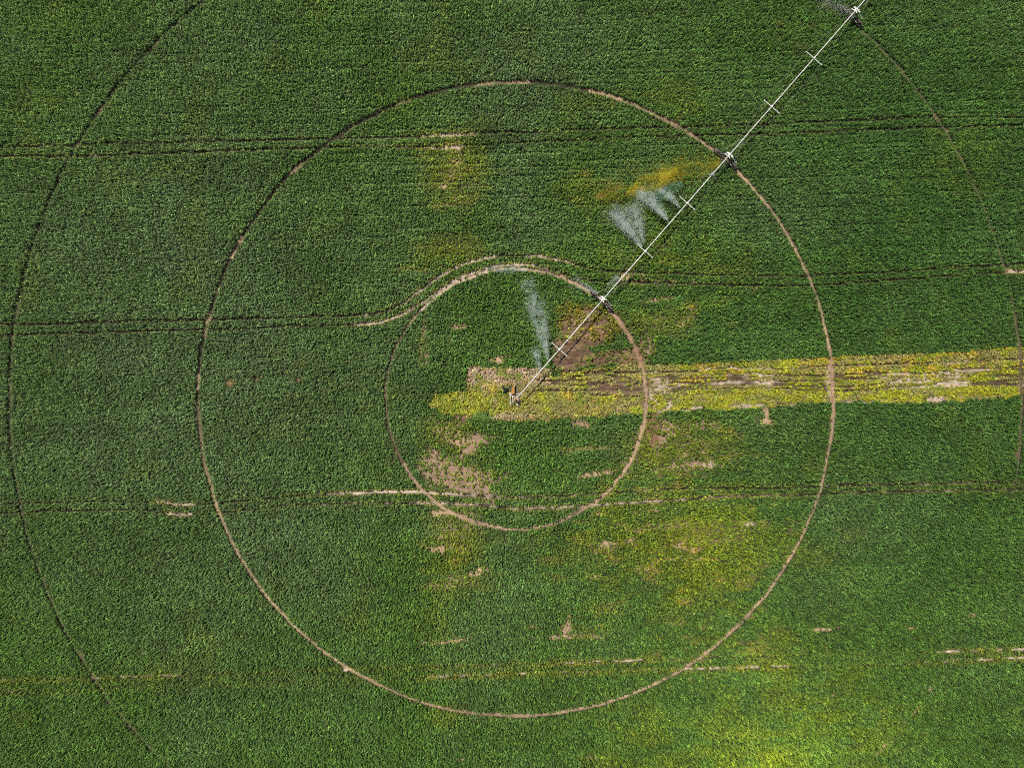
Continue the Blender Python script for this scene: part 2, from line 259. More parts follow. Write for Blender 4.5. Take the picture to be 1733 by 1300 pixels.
    P = [  # cx cy rx ry rot density soil
        (762, 800, 74, 32, 24, .62, 'pink'), (785, 822, 50, 12, 16, .8, 'pink'), (745, 812, 60, 4, 24, 1, 'pink'), (780, 792, 40, 3, 8, .9, 'pink'), (795, 745, 34, 12, 0, .9, 'pink'), (790, 762, 22, 9, -20, .95, 'pink'), (742, 868, 18, 6, 0, 1.0, 'tan'), (742, 930, 16, 5, 0, .9, 'tan'),
        (781, 710, 10, 7, 0, .85, 'brown'), (760, 735, 50, 20, 20, .28, 'tan'), (770, 890, 50, 30, 0, .2, 'tan'), (765, 985, 50, 12, -6, .32, 'tan'), (808, 968, 14, 5, -20, .8, 'tan'),
        (960, 1062, 17, 8, -60, .85, 'tan'), (945, 1079, 30, 3.5, -4, .85, 'tan'), (1000, 1078, 40, 3, 0, .4, 'tan'), (777, 1083, 24, 3.5, -8, .8, 'tan'), (735, 1088, 20, 3, 0, .5, 'tan'), (900, 1062, 14, 3, 0, .4, 'tan'),
        (1270, 888, 13, 3.5, -4, .9, 'pale'), (1025, 922, 16, 5, 0, .6, 'tan'), (1065, 913, 10, 4, 0, .6, 'tan'), (1150, 888, 40, 6, -8, .35, 'tan'), (1085, 962, 16, 4, 0, .5, 'tan'), (1005, 975, 10, 3, 0, .5, 'tan'),
        (1210, 903, 70, 20, -5, .16, 'tan'), (1145, 1056, 12, 2.5, 0, .6, 'tan'), (1395, 1066, 18, 2.6, -4, .9, 'tan'), (1545, 1063, 7, 3, 0, .7, 'tan'), (1648, 1043, 7, 3, 0, .7, 'tan'), (1573, 1167, 6, 4, 60, .8, 'tan'), (1494, 1268, 16, 3, -45, .6, 'tan'), (1540, 1215, 40, 1.5, -48, .5, 'tan'), (1555, 1123, 6, 5, 0, .9, 'tan'),
        (1295, 700, 7, 20, 0, .95, 'tan'), (1295, 712, 18, 6, 0, .9, 'tan'), (1130, 725, 34, 10, 20, .65, 'pink'), (1110, 745, 26, 9, 10, .7, 'pink'), (1185, 787, 40, 5, -2, .8, 'pale'), (1150, 790, 40, 8, -2, .5, 'pink'), (1180, 720, 50, 9, 0, .25, 'tan'), (1150, 760, 90, 36, 0, .16, 'tan'),
        (1100, 720, 14, 40, 12, .5, 'brown'), (1080, 600, 22, 30, 20, .7, 'brown'), (1096, 592, 5, 12, 20, .9, 'pink'), (1020, 800, 40, 4, -10, .7, 'tan'), (1060, 790, 10, 10, 0, .4, 'pink'), (985, 760, 60, 4, -4, .3, 'tan'), (985, 716, 22, 6, 0, .7, 'pink'),
        (845, 608, 16, 6, 0, .7, 'tan'), (780, 553, 12, 4, 0, .6, 'tan'), (1155, 547, 8, 5, 0, .7, 'tan'), (1115, 507, 30, 4, -8, .4, 'tan'), (1060, 468, 22, 8, 0, .6, 'tan'), (1110, 478, 50, 4, 0, .5, 'tan'), (1120, 545, 60, 24, 0, .14, 'tan'),
        (765, 228, 20, 2.6, 0, .8, 'pale'), (765, 251, 14, 2.6, 0, .9, 'pale'), (745, 314, 12, 4, 0, .6, 'tan'), (765, 300, 50, 60, 0, .10, 'tan'), (765, 420, 60, 20, 0, .10, 'tan'),
        (388, 647, 9, 5, 0, .7, 'brown'), (434, 638, 3, 6, 0, .7, 'brown'), (504, 643, 5, 3, 0, .8, 'brown'), (245, 1106, 6, 2, 0, .8, 'tan'), (1584, 199, 7, 2.5, 50, 1, 'tan'), (1601, 220, 4, 2.5, 30, 1, 'tan'), (115, 264, 5, 2, 0, 1, 'tan'),
        (1705, 458, 8, 3, 0, .9, 'tan'), (1721, 770, 5, 8, 0, .8, 'brown'), (137, 1108, 4, 8, -30, .9, 'tan'), (1167, 1150, 3, 4, 0, .9, 'tan'), (1408, 1177, 7, 2, 0, .7, 'tan'), (780, 1286, 14, 2, 0, .5, 'tan'), (1005, 1283, 16, 2, 0, .5, 'tan'), (168, 55, 10, 3, -35, .9, 'dark'), (1173, 405, 4, 2.5, 0, 1, 'dark'), (448, 574, 5, 2.5, 0, 1, 'dark'),
        (583, 1133, 7, 3, 0, 1, 'pale'), (715, 575, 4, 40, 6, .35, 'tan'), (722, 600, 3, 26, 4, .4, 'tan')]
    for i, (cx, cy, rx, ry, rot, dn, sl) in enumerate(P):
        m = (np.abs(x - cx) < max(rx, ry) * 1.8 + 8) & (np.abs(y - cy) < max(rx, ry) * 1.8 + 8)
        if not m.any(): continue
        q = blob(x[m], y[m], cx, cy, rx * 1.12, ry * 1.2, rot, .8, .95 if dn > .4 else .4, max(7, min(rx, ry) * 1.3), 90 + i % 9)
        bare[m] = np.maximum(bare[m], q * dn); soil[m] = mixc(soil[m], np.clip(q * 1.3, 0, 1) * min(1, dn * 2.0), SOILS[sl] * (1.0 if sl == 'dark' else .9))
        tint[m] = mixc(tint[m], q * .55, COLS['ygreen'])
    # fine rows show in the thin stand south west of the pivot
    # --- wet brown ground under the first span
    wet = np.maximum.reduce([thin(985, 560, 55, 40, -20, edge=.35, wob=.3, seed=5), thin(1020, 606, 60, 14, -6, edge=.4, wob=.3, seed=6), thin(955, 610, 34, 26, 0, edge=.4, seed=7)]) * ss(0, 5, x - (935 + (y - 640) * -.05)) * (y < 640)
    wetb = thin(966, 594, 44, 32, -30, edge=.5, wob=.4, seed=5); rw = vn(x * .16 - y * .02, y + x * .12, 4.2, 140, 2)
    yel = thin(1000, 545, 75, 34, 0, edge=.5, seed=9) * (x > 925)
    tint = mixc(tint, np.clip(yel * 1.0 + wet * .4, 0, 1) * (.35 + .8 * vn(x, y, 12, 14, 2)).clip(0, 1), COLS['chlor'] * .85)
    bare = np.maximum(bare, np.maximum(wet * (.25 + .6 * ss(.35, .65, rw)), wetb * (.70 + .28 * ss(.3, .5, rw))) * (x > 925) * (y < 640)); soil = mixc(soil, np.clip(wet + wetb, 0, 1) * (x > 925), C(.23, .148, .09)) ; soil = soil * (1 - .45 * (np.clip(wet + wetb, 0, 1) * ss(.5, .62, rw)))[:, None]
    bare = np.maximum(bare, yel * .22)
    # --- clump rows: tiny missing plants
    # --- the unsown strip and the patch round the pivot
    top = np.interp(x, [p[0] for p in STR_TOP], [p[1] for p in STR_TOP]) + (vn(x, y, 16, 15, 2) - .5) * 4
    bot = np.interp(x, [p[0] for p in STR_BOT], [p[1] for p in STR_BOT]) + (vn(x, y, 16, 16, 2) - .5) * 9
    strip = ((y > top) & (y < bot) & (x > 925)).astype(float)
    pad = ((x > 790 + (vn(x, y, 9, 17) - .5) * 4) & (x < 932) & (y > 622 + (vn(x, y, 9, 18) - .5) * 3 + (x - 860) * .012) & (y < 712 - (900 - x).clip(0, 200) * .04 + (vn(x, y, 14, 19, 2) - .5) * 12)).astype(float)
    limep = (thin(795, 684, 78, 22, 2, edge=.25, wob=.25, seed=4) > .4).astype(float)
    weedy = np.clip(strip + pad + limep, 0, 1)
    out = dict(weedy=weedy > .5)
    wt = np.tile(COLS['gold'], (n, 1))
    wt = mixc(wt, ss(.35, .62, vn(x, y, 22, 25, 3)), COLS['lime'])
    low = ss(.25, .6, (y - top) / (bot - top).clip(1, None)) * (x > 1080); wt = mixc(wt, low * .85, COLS['lime'])
    wt = mixc(wt, ss(.42, .60, vn(x * .5, y, 11, 26, 3)) * .85, COLS['olive']); wt = mixc(wt, ss(.6, .75, vn(x * .4, y, 10, 171, 3)) * .6, COLS['ygreen'])
    near = 1 - ss(1060, 1110, x); wt = mixc(wt, near * .6 * ss(.3, .5, vn(x, y, 18, 27, 2)), COLS['olive'])
    dryp = np.maximum(pad * (1 - ss(642, 656, y + (vn(x, y, 16, 28, 2) - .5) * 22 - (x - 860).clip(-80, 60) * .05)) * (1 - ss(880, 925, x) * .4), pad * thin(860, 706, 40, 9, seed=8) * .7)
    wt = mixc(wt, dryp * .9, COLS['dry'] * .9); wt = mixc(wt, limep * (1 - dryp) * .85 * ss(.3, .5, vn(x, y, 14, 29, 2)), COLS['lime'] * .95)
    dk = ss(.66, .76, vn(x, y, 17, 33, 2)) * ((x < 1100) | (vn(x, y, 60, 34) > .5)); wt = mixc(wt, dk * .8, COLS['ygreen'])
    grn = thin(815, 705, 20, 10, seed=3); wt = mixc(wt, grn, COLS['green'] * 1.1)
    wsoil = np.tile(C(.14, .135, .038), (n, 1)) * (.7 + .5 * vn(x, y, 7, 35, 3))[:, None]
    wsoil = mixc(wsoil, dryp * .8, SOILS['pink'] * 1.05)
    wb = .02 + .10 * ss(.45, .7, vn(x, y, 15, 36, 3)) + dryp * .12
    rut = np.zeros(n)
    for i, pl in enumerate(RUTS):
        m = (weedy > .5) & (x > 895)
        dd = np.full(n, 1e3); dd[m] = pline(x[m], y[m] + (vn(x[m], y[m], 20, 37 + i, 2) - .5) * 4, pl)
        wd = .9 + 1.8 * vn(x, y, 30, 42 + i, 2) ** 1.5; rut = np.maximum(rut, (1 - ss(wd * .6, wd * 1.3 + .5, dd)) * ss(.08, .22, vn(x, y, 24, 160 + i, 2)))
    wet2 = thin(1050, 655, 62, 15, 2, edge=.5, seed=12); wb = np.maximum(wb, wet2 * .62); wsoil = mixc(wsoil, wet2 * .8, C(.23, .145, .10))
    rsoil = mixc(np.tile(C(.095, .065, .04), (n, 1)), ss(.5, .62, vn(x, y, 45, 45, 2)) * (x > 1100), SOILS['pale'] * .8)  # dark brown puts the rut's own shadow into the soil colour
    wsoil = wsoil * (1 - rut[:, None]) + rsoil * rut[:, None]; wb = np.maximum(wb, rut * 1.0)
    for (cx, cy, rx, ry, rot, k) in [(1127, 690, 17, 9, -40, 1), (1180, 691, 16, 4, -3, 1), (1260, 687, 34, 4, -3, .9), (1160, 694, 30, 3.4, 0, .7), (1588, 676, 24, 7, -4, 1), (1620, 672, 14, 4, 0, .9), (1445, 681, 40, 3, 0, .8), (1350, 684, 40, 2.6, -4, .6), (1500, 678, 60, 3, 0, .5),
                              (1230, 648, 30, 3.4, -3, .9), (1297, 647, 30, 2.4, -3, .9), (1150, 652, 22, 2.6, -6, .8), (1260, 634, 16, 3, 0, .7), (1340, 622, 14, 2, 15, .7), (1515, 634, 30, 2.6, 0, .7), (1650, 627, 50, 2.4, -5, .9), (1405, 640, 9, 34, 0, .75), (1407, 668, 7, 20, 0, .8), (1100, 690, 30, 7, 10, .45), (1300, 608, 40, 2.6, -3, .5), (1045, 700, 26, 4, 0, .5), (1170, 612, 60, 2, 0, .3), (1050, 690, 12, 8, 0, .5)]:
        q = thin(cx, cy, rx, ry, rot, edge=.6, wob=.5, sc=6, seed=13); wb = np.maximum(wb, q * k * (.7 + .5 * vn(x, y, 5, 170, 2))); wsoil = mixc(wsoil, q * k, SOILS['pale'] * .8)
    sel = weedy > .5
    tint[sel] = wt[sel]; bare[sel] = wb[sel]; soil[sel] = wsoil[sel]
    # --- soil under tracks, crop shade put into the darkest of it
    rs = mixc(np.tile(SOILS['tan'], (n, 1)) * .92, ss(.4, .65, vn(x, y, 60, 46, 2)), SOILS['pink'])
    rs = mixc(rs, ss(.8, 1, np.exp(-((th - 25) / 40) ** 2)) * (r < 300), SOILS['rust'] * 1.2); rs = mixc(rs, (weedy > .5) * (r > 300) * .7, SOILS['rust'] * 1.4)
    rs = mixc(rs, ((th > 85) & (th < 140) & (r < 300)) * .6, SOILS['pale']); rs = mixc(rs, (r > 700) * .75, SOILS['dark']); rs = mixc(rs, (r > 300) * ss(62, 80, th) * (.95 - .8 * ss(.60, .68, vn(x, y, 30, 47, 2))), SOILS['dark'] * .6); rs = mixc(rs, (r > 300) * ss(-150, -178, th) * .7, SOILS['dark']); rs = mixc(rs, (r < 300) * ss(135, 150, np.where(th < -150, th + 360, th)) * .7, SOILS['dark'])  # dark mixes paint the crop's shade onto outer and left ring arcs
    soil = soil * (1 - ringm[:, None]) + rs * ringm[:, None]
    lsoil = mixc(np.tile(SOILS['dark'], (n, 1)) * .9, np.clip(lb, 0, 1), SOILS['pale'] * .95)  # near-black wheelings: shade of the crop painted as soil colour
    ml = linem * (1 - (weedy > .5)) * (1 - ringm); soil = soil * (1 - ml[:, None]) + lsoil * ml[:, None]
    # stand by the machine's pivot frame
    gap |= (np.abs(x - 872.5) < 8.5) & (np.abs(y - 676) < 8.5); gap |= (np.abs(x - 870) < 6) & (y > 653) & (y < 668)
    out.update(low=low_, gap=gap, bare=bare, tint=tint, soil=soil, ring=ringm, line=linem, rut=rut * (weedy > .5))
    return out

# ------------------------------------------------------------------ ground (one sheet to the horizon, fine in the middle)
def grid_axis(half, step, far):
    inner = np.arange(-half, half + 1e-6, step); outer = []; q = half; s_ = step * 3
    while q < far: q += s_; s_ *= 1.5; outer.append(q)
    outer = np.array(outer); return np.concatenate([-outer[::-1], inner, outer])
gx = grid_axis(98, .25, 4500); gy = grid_axis(78, .25, 4500)
GX, GY = np.meshgrid(gx, gy); nx, ny = len(gx), len(gy)
fx = GX.ravel() * S + CX; fy = CY - GY.ravel() * S
F = fields(fx, fy)
z = (vn(fx, fy, 5, 101, 3) - .5) * .07 - F['ring'] * .07 - F['rut'] * .09 - F['line'] * .04
z += np.clip(F['bare'], 0, 1) * (vn(fx, fy, 5.5, 103, 2) - .5) * .42
far = (np.abs(GX.ravel()) > 97) | (np.abs(GY.ravel()) > 77); z[far] = 0
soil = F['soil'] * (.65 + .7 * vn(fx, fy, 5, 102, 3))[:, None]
out_field = (np.abs(GX.ravel()) > 150) | (np.abs(GY.ravel()) > 130)
soil[out_field] = C(.035, .07, .018)
me = bpy.data.meshes.new('ground'); nv = nx * ny
me.vertices.add(nv); me.vertices.foreach_set('co', np.stack([GX.ravel(), GY.ravel(), z], 1).astype(np.float32).ravel())
ii = (np.arange(ny - 1)[:, None] * nx + np.arange(nx - 1)[None, :]).ravel()
quads = np.stack([ii, ii + 1, ii + nx + 1, ii + nx], 1).astype(np.int32); nf = len(quads)
me.loops.add(nf * 4); me.loops.foreach_set('vertex_index', quads.ravel())
me.polygons.add(nf); me.polygons.foreach_set('loop_start', (np.arange(nf) * 4).astype(np.int32))
me.update(calc_edges=True); me.polygons.foreach_set('use_smooth', [True] * nf)
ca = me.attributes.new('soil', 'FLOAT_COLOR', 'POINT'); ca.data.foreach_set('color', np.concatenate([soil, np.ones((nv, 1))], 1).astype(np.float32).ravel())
m, t, b = new_mat('field_soil'); N, L = t.nodes, t.links
at = N.new('ShaderNodeAttribute'); at.attribute_name = 'soil'
tc = N.new('ShaderNodeTexCoord'); n1 = N.new('ShaderNodeTexNoise'); n1.inputs['Scale'].default_value = 3.2; n1.inputs['Detail'].default_value = 9; n1.inputs['Roughness'].default_value = .75
L.new(tc.outputs['Object'], n1.inputs['Vector'])
mr = N.new('ShaderNodeMapRange'); mr.inputs[1].default_value = .3; mr.inputs[2].default_value = .7; mr.inputs[3].default_value = .45; mr.inputs[4].default_value = 1.5; L.new(n1.outputs[0], mr.inputs[0])
mx = N.new('ShaderNodeVectorMath'); mx.operation = 'SCALE'; L.new(at.outputs['Color'], mx.inputs[0]); L.new(mr.outputs[0], mx.inputs['Scale'])
L.new(mx.outputs[0], b.inputs['Base Color']); b.inputs['Roughness'].default_value = .95; b.inputs['Specular IOR Level'].default_value = .15
bp = N.new('ShaderNodeBump'); bp.inputs['Strength'].default_value = .9; bp.inputs['Distance'].default_value = .12; L.new(n1.outputs[0], bp.inputs['Height']); L.new(bp.outputs[0], b.inputs['Normal'])
me.materials.append(m); ground = bpy.data.objects.new('ground', me); COL.objects.link(ground); tag(ground, kind='structure')

# ------------------------------------------------------------------ leaves
def leaf_mat():
    m, t, b = new_mat('leaf'); N, L = t.nodes, t.links
    a = N.new('ShaderNodeAttribute'); a.attribute_type = 'INSTANCER'; a.attribute_name = 'tint'
    v = N.new('ShaderNodeAttribute'); v.attribute_name = 'leafv'
    mp = N.new('ShaderNodeMapRange'); mp.inputs[3].default_value = .45; mp.inputs[4].default_value = 1.75; L.new(v.outputs['Fac'], mp.inputs[0])
    s = N.new('ShaderNodeVectorMath'); s.operation = 'SCALE'; L.new(a.outputs['Color'], s.inputs[0]); L.new(mp.outputs[0], s.inputs['Scale'])
    L.new(s.outputs[0], b.inputs['Base Color']); b.inputs['Roughness'].default_value = .5; b.inputs['Specular IOR Level'].default_value = .25
    tr = N.new('ShaderNodeBsdfTranslucent'); L.new(s.outputs[0], tr.inputs['Color'])
    ms = N.new('ShaderNodeMixShader'); ms.inputs[0].default_value = .08
    L.new(b.outputs[0], ms.inputs[1]); L.new(tr.outputs[0], ms.inputs[2]); L.new(ms.outputs[0], N['Material Output'].inputs['Surface'])
    return m
M_LEAF = leaf_mat()
SRC = bpy.data.collections.new('leaf_clumps')
def clump(name, nl, rad, ht, size, tilt, seed):
    g = random.Random(seed); vs = []; fs = []; val = []
    for i in range(nl):
        a = g.random() * 6.283; q = math.sqrt(g.random()); x, y = rad * q * math.cos(a), rad * q * math.sin(a)
        zz = ht * (1 - .72 * q * q) * (.72 + .36 * g.random())
        nrm = Vector((x * .85 / rad + g.gauss(0, tilt), y * .85 / rad + g.gauss(0, tilt), 1)).normalized()
        u = nrm.cross(Vector((math.cos(a + g.gauss(0, 1)), math.sin(a + g.gauss(0, 1)), .01))).normalized(); w_ = nrm.cross(u)
        sz = size * (.7 + .6 * g.random()); c = Vector((x, y, zz)); b = len(vs)
        vs += [c - u * sz * .5, c - w_ * sz * .38 - nrm * sz * .1, c + u * sz * .55, c + w_ * sz * .38 - nrm * sz * .1, ]
        fs += [(b, b + 1, b + 2), (b, b + 2, b + 3)]; v_ = g.random(); val += [v_, min(1, v_ + .1)]
    me = bpy.data.meshes.new(name); me.from_pydata([tuple(v) for v in vs], [], fs)
    at = me.attributes.new('leafv', 'FLOAT', 'FACE'); at.data.foreach_set('value', val)
    me.materials.append(M_LEAF); o = bpy.data.objects.new(name, me); SRC.objects.link(o); return o
NVAR = 5
for i in range(NVAR): clump('leaf_clump_%d' % i, 17, .165, .84, .145, .42, 100 + i)

def scatter(name, x, y, zz, tint, rot, scl):
    me = bpy.data.meshes.new(name); n = len(x); me.vertices.add(n)
    me.vertices.foreach_set('co', np.stack([x, y, zz], 1).astype(np.float32).ravel())
    a = me.attributes.new('tint', 'FLOAT_COLOR', 'POINT'); a.data.foreach_set('color', np.concatenate([tint, np.ones((n, 1))], 1).astype(np.float32).ravel())
    a = me.attributes.new('rot', 'FLOAT_VECTOR', 'POINT'); a.data.foreach_set('vector', rot.astype(np.float32).ravel())
    a = me.attributes.new('scl', 'FLOAT_VECTOR', 'POINT'); a.data.foreach_set('vector', scl.astype(np.float32).ravel())
    a = me.attributes.new('var', 'INT', 'POINT'); a.data.foreach_set('value', rng.integers(0, NVAR, n).astype(np.int32))
    me.materials.append(M_LEAF); o = bpy.data.objects.new(name, me); COL.objects.link(o)
    ng = bpy.data.node_groups.new(name + '_nodes', 'GeometryNodeTree')
    ng.interface.new_socket('Geometry', in_out='INPUT', socket_type='NodeSocketGeometry'); ng.interface.new_socket('Geometry', in_out='OUTPUT', socket_type='NodeSocketGeometry')
    N, L = ng.nodes, ng.links; gi = N.new('NodeGroupInput'); go = N.new('NodeGroupOutput')
    ci = N.new('GeometryNodeCollectionInfo'); ci.inputs['Collection'].default_value = SRC; ci.inputs['Separate Children'].default_value = True; ci.inputs['Reset Children'].default_value = True
    ip = N.new('GeometryNodeInstanceOnPoints'); ip.inputs['Pick Instance'].default_value = True
    def na(nm, ty):
        q = N.new('GeometryNodeInputNamedAttribute'); q.data_type = ty; q.inputs['Name'].default_value = nm
        return [s_ for s_ in q.outputs if s_.enabled and s_.name == 'Attribute'][0]
    L.new(gi.outputs[0], ip.inputs['Points']); L.new(ci.outputs[0], ip.inputs['Instance']); L.new(na('var', 'INT'), ip.inputs['Instance Index'])
    L.new(na('rot', 'FLOAT_VECTOR'), ip.inputs['Rotation']); L.new(na('scl', 'FLOAT_VECTOR'), ip.inputs['Scale']); L.new(ip.outputs[0], go.inputs[0])
    md = o.modifiers.new('plants', 'NODES'); md.node_group = ng
    return o

# plants stand in rows that run across the picture, slightly tilted
RS, PS = .29, .25
hx, hy = 96, 76
rows = np.arange(-hy - 6, hy + 6, RS); cols = np.arange(-hx, hx, PS)
X, Y = np.meshgrid(cols, rows)
X = X + (np.arange(len(rows)) % 2)[:, None] * PS / 2; X = X.ravel(); Y = Y.ravel() + X * math.tan(R(1.6))
X = X + rng.normal(0, .06, X.shape); Y = Y + rng.normal(0, .05, Y.shape)
px = X * S + CX; py = CY - Y * S
F = fields(px, py)
u = vn(px, py, 5, 120, 2) * .9 + rng.random(len(X)) * .5; u = np.argsort(np.argsort(u)) / len(u)
keep = ~F['gap'] & (u > F['bare'])
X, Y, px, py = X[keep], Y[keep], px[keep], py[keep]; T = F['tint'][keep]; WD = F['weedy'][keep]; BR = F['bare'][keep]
n = len(X)
rowy = Y - X * math.tan(R(1.6))
hs = .95 + .22 * (vn(px, py, 30, 121, 3) - .5) + .42 * (vn(px, rowy * 300 // 1, 110, 122, 2) - .5) + .30 * (vn(px, (rowy + px * 0) * 14, 70, 125, 1) - .5) + rng.normal(0, .26, n)
sz = .95 + rng.normal(0, .12, n); sz *= 1 - .08 * np.clip(BR, 0, 1)
cl = np.exp(-(((px - 960) / 380) ** 2 + ((py - 700) / 290) ** 2)); k_ = vn(px, py * 1.15, 6.5, 124, 2) - .5
hs *= 1 - .62 * F['low'][keep]; hs *= 1 + cl * k_ * 1.5; sz *= 1 + cl * k_ * .5
hs *= np.where(WD, .5, 1) * np.where(WD, .6 + .9 * vn(px, py * 1.6, 7, 126, 2), 1); sz *= np.where(WD, 1.3, 1); hs *= 1 * (1 - .2 * np.clip(BR, 0, 1)); sz = sz.clip(.5, 1.4); hs = hs.clip(.25, 1.5)
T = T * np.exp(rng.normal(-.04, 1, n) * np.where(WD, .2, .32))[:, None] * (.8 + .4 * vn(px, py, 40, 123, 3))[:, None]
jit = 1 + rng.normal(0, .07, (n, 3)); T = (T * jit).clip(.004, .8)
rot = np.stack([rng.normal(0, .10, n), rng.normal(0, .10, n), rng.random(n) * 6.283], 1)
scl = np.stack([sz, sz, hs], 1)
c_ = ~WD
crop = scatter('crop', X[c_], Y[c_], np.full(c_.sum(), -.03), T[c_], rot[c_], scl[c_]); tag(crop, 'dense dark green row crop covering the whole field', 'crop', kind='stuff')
weeds = scatter('weeds', X[WD], Y[WD], np.full(WD.sum(), -.03), T[WD], rot[WD], scl[WD]); tag(weeds, 'yellow and lime weeds in the unsown strip and round the pivot', 'weeds', kind='stuff')
# the same crop carried on, coarser, beyond what the photograph frames
xo, yo = np.meshgrid(np.arange(-200, 200, 1.05), np.arange(-180, 180, 1.05)); xo = xo.ravel(); yo = yo.ravel()
k = (np.abs(xo) > hx - .3) | (np.abs(yo) > hy + 3); xo, yo = xo[k] + rng.normal(0, .2, k.sum()), yo[k] + rng.normal(0, .2, k.sum()); n2 = len(xo)
To = COLS['green'][None, :] * (.7 + .6 * vn(xo, yo, 9, 130, 3))[:, None]
co = scatter('crop', xo, yo, np.full(n2, -.05), To, np.stack([np.zeros(n2), np.zeros(n2), rng.random(n2) * 6.28], 1), np.tile(C(3.4, 3.4, 1.3), (n2, 1)))
tag(co, 'coarser green crop carrying on beyond the edges of the picture', 'crop', kind='stuff')
print('plants', n, 'outer', n2)

# ------------------------------------------------------------------ the irrigation machine
ANG = math.atan2(661, 577.0 - 0)            # heading of the pipeline
pvx, pvy = W(872.5, 675.5)
PH = 2.45                                   # pipe height
rad = [0, 220 / S, 537 / S, 856 / S, 1175 / S]
def arch(r):                                # pipe centre height along the machine
    for a, b in zip(rad[:-1], rad[1:]):
        if a <= r <= b:
            t_ = (r - a) / (b - a); return PH + .22 * math.sin(math.pi * t_)
    return PH
machine = bpy.data.objects.new('irrigation_machine', None); COL.objects.link(machine)
machine.location = (pvx, pvy, 0); machine.rotation_euler = (0, 0, ANG)
tag(machine, 'long white irrigation pipeline on wheeled towers crossing the field diagonally', 'irrigation machine')
# local frame: +X along the pipe outward, +Y to its left
for i in range(4):
    a, b = rad[i] + (.45 if i == 0 else .16), rad[i + 1] - .16
    pts = [(a + (b - a) * k / 24, 0, arch(a + (b - a) * k / 24)) for k in range(25)]
    mb = MB().tube(pts, .09, 12)
    nj = 3 if i == 0 else 5
    for j in range(nj + 1):                 # flanged joints
        rj = a + (b - a) * j / nj
        mb.tube([(rj - .03, 0, arch(rj)), (rj + .03, 0, arch(rj))], .165, 12)
    span = mb.build('pipe_span', M_PIPE, machine)
    fr = [.5] if i == 0 else [1 / 3, 2 / 3]
    L0, L1 = rad[i], rad[i + 1]
    for f_ in fr:
        rc = L0 + (L1 - L0) * f_; zc = arch(rc)
        c = MB(); c.bar((rc, -1.56, zc - .06), (rc, 1.56, zc - .06), .085, .07)
        for s_ in (-1, 1):
            c.tube([(rc - .09, s_ * 1.56, zc - .06), (rc + .09, s_ * 1.56, zc - .06)], .055, 8)
            c.bar((rc, s_ * .10, zc - .1), (rc, s_ * .7, zc - .32), .04, .04)
        c.box((rc, 0, zc), (.22, .30, .29)); c.bar((rc, 0, zc - .1), (rc, 0, zc - .95), .06, .06)
        c.build('cross_arm', M_WHITE, machine)
    for s_ in (-1, 1):                      # side guys
        c = MB(); chain = [(L0 + .2, s_ * .12, arch(L0))] + [(L0 + (L1 - L0) * f_, s_ * 1.56, arch(L0 + (L1 - L0) * f_) - .06) for f_ in fr] + [(L1 - .2, s_ * .12, arch(L1))]
        for p, q in zip(chain[:-1], chain[1:]): c.tube([p, q], .008, 5)
        c.build('guy_cable', M_CABLE, machine)
    c = MB(); chain = [(L0 + .2, 0, arch(L0) - .1)] + [(L0 + (L1 - L0) * f_, 0, arch(L0 + (L1 - L0) * f_) - .95) for f_ in fr] + [(L1 - .2, 0, arch(L1) - .1)]
    for p, q in zip(chain[:-1], chain[1:]): c.tube([p, q], .008, 5)
    c.build('guy_cable', M_CABLE, machine)
    ns = 3 if i == 0 else 4
    for j in range(ns):                     # sprinkler heads on risers
        rs_ = L0 + (L1 - L0) * (j + .62) / ns; zc = arch(rs_)
        c = MB(); c.tube([(rs_, 0, zc + .1), (rs_, 0, zc + .34)], .022, 8); c.tube([(rs_, -.02, zc + .36), (rs_, .2, zc + .46)], [.035, .022], 8)
        c.box((rs_, -.05, zc + .37), (.05, .14, .08)); c.build('sprinkler', M_BRASS, span)

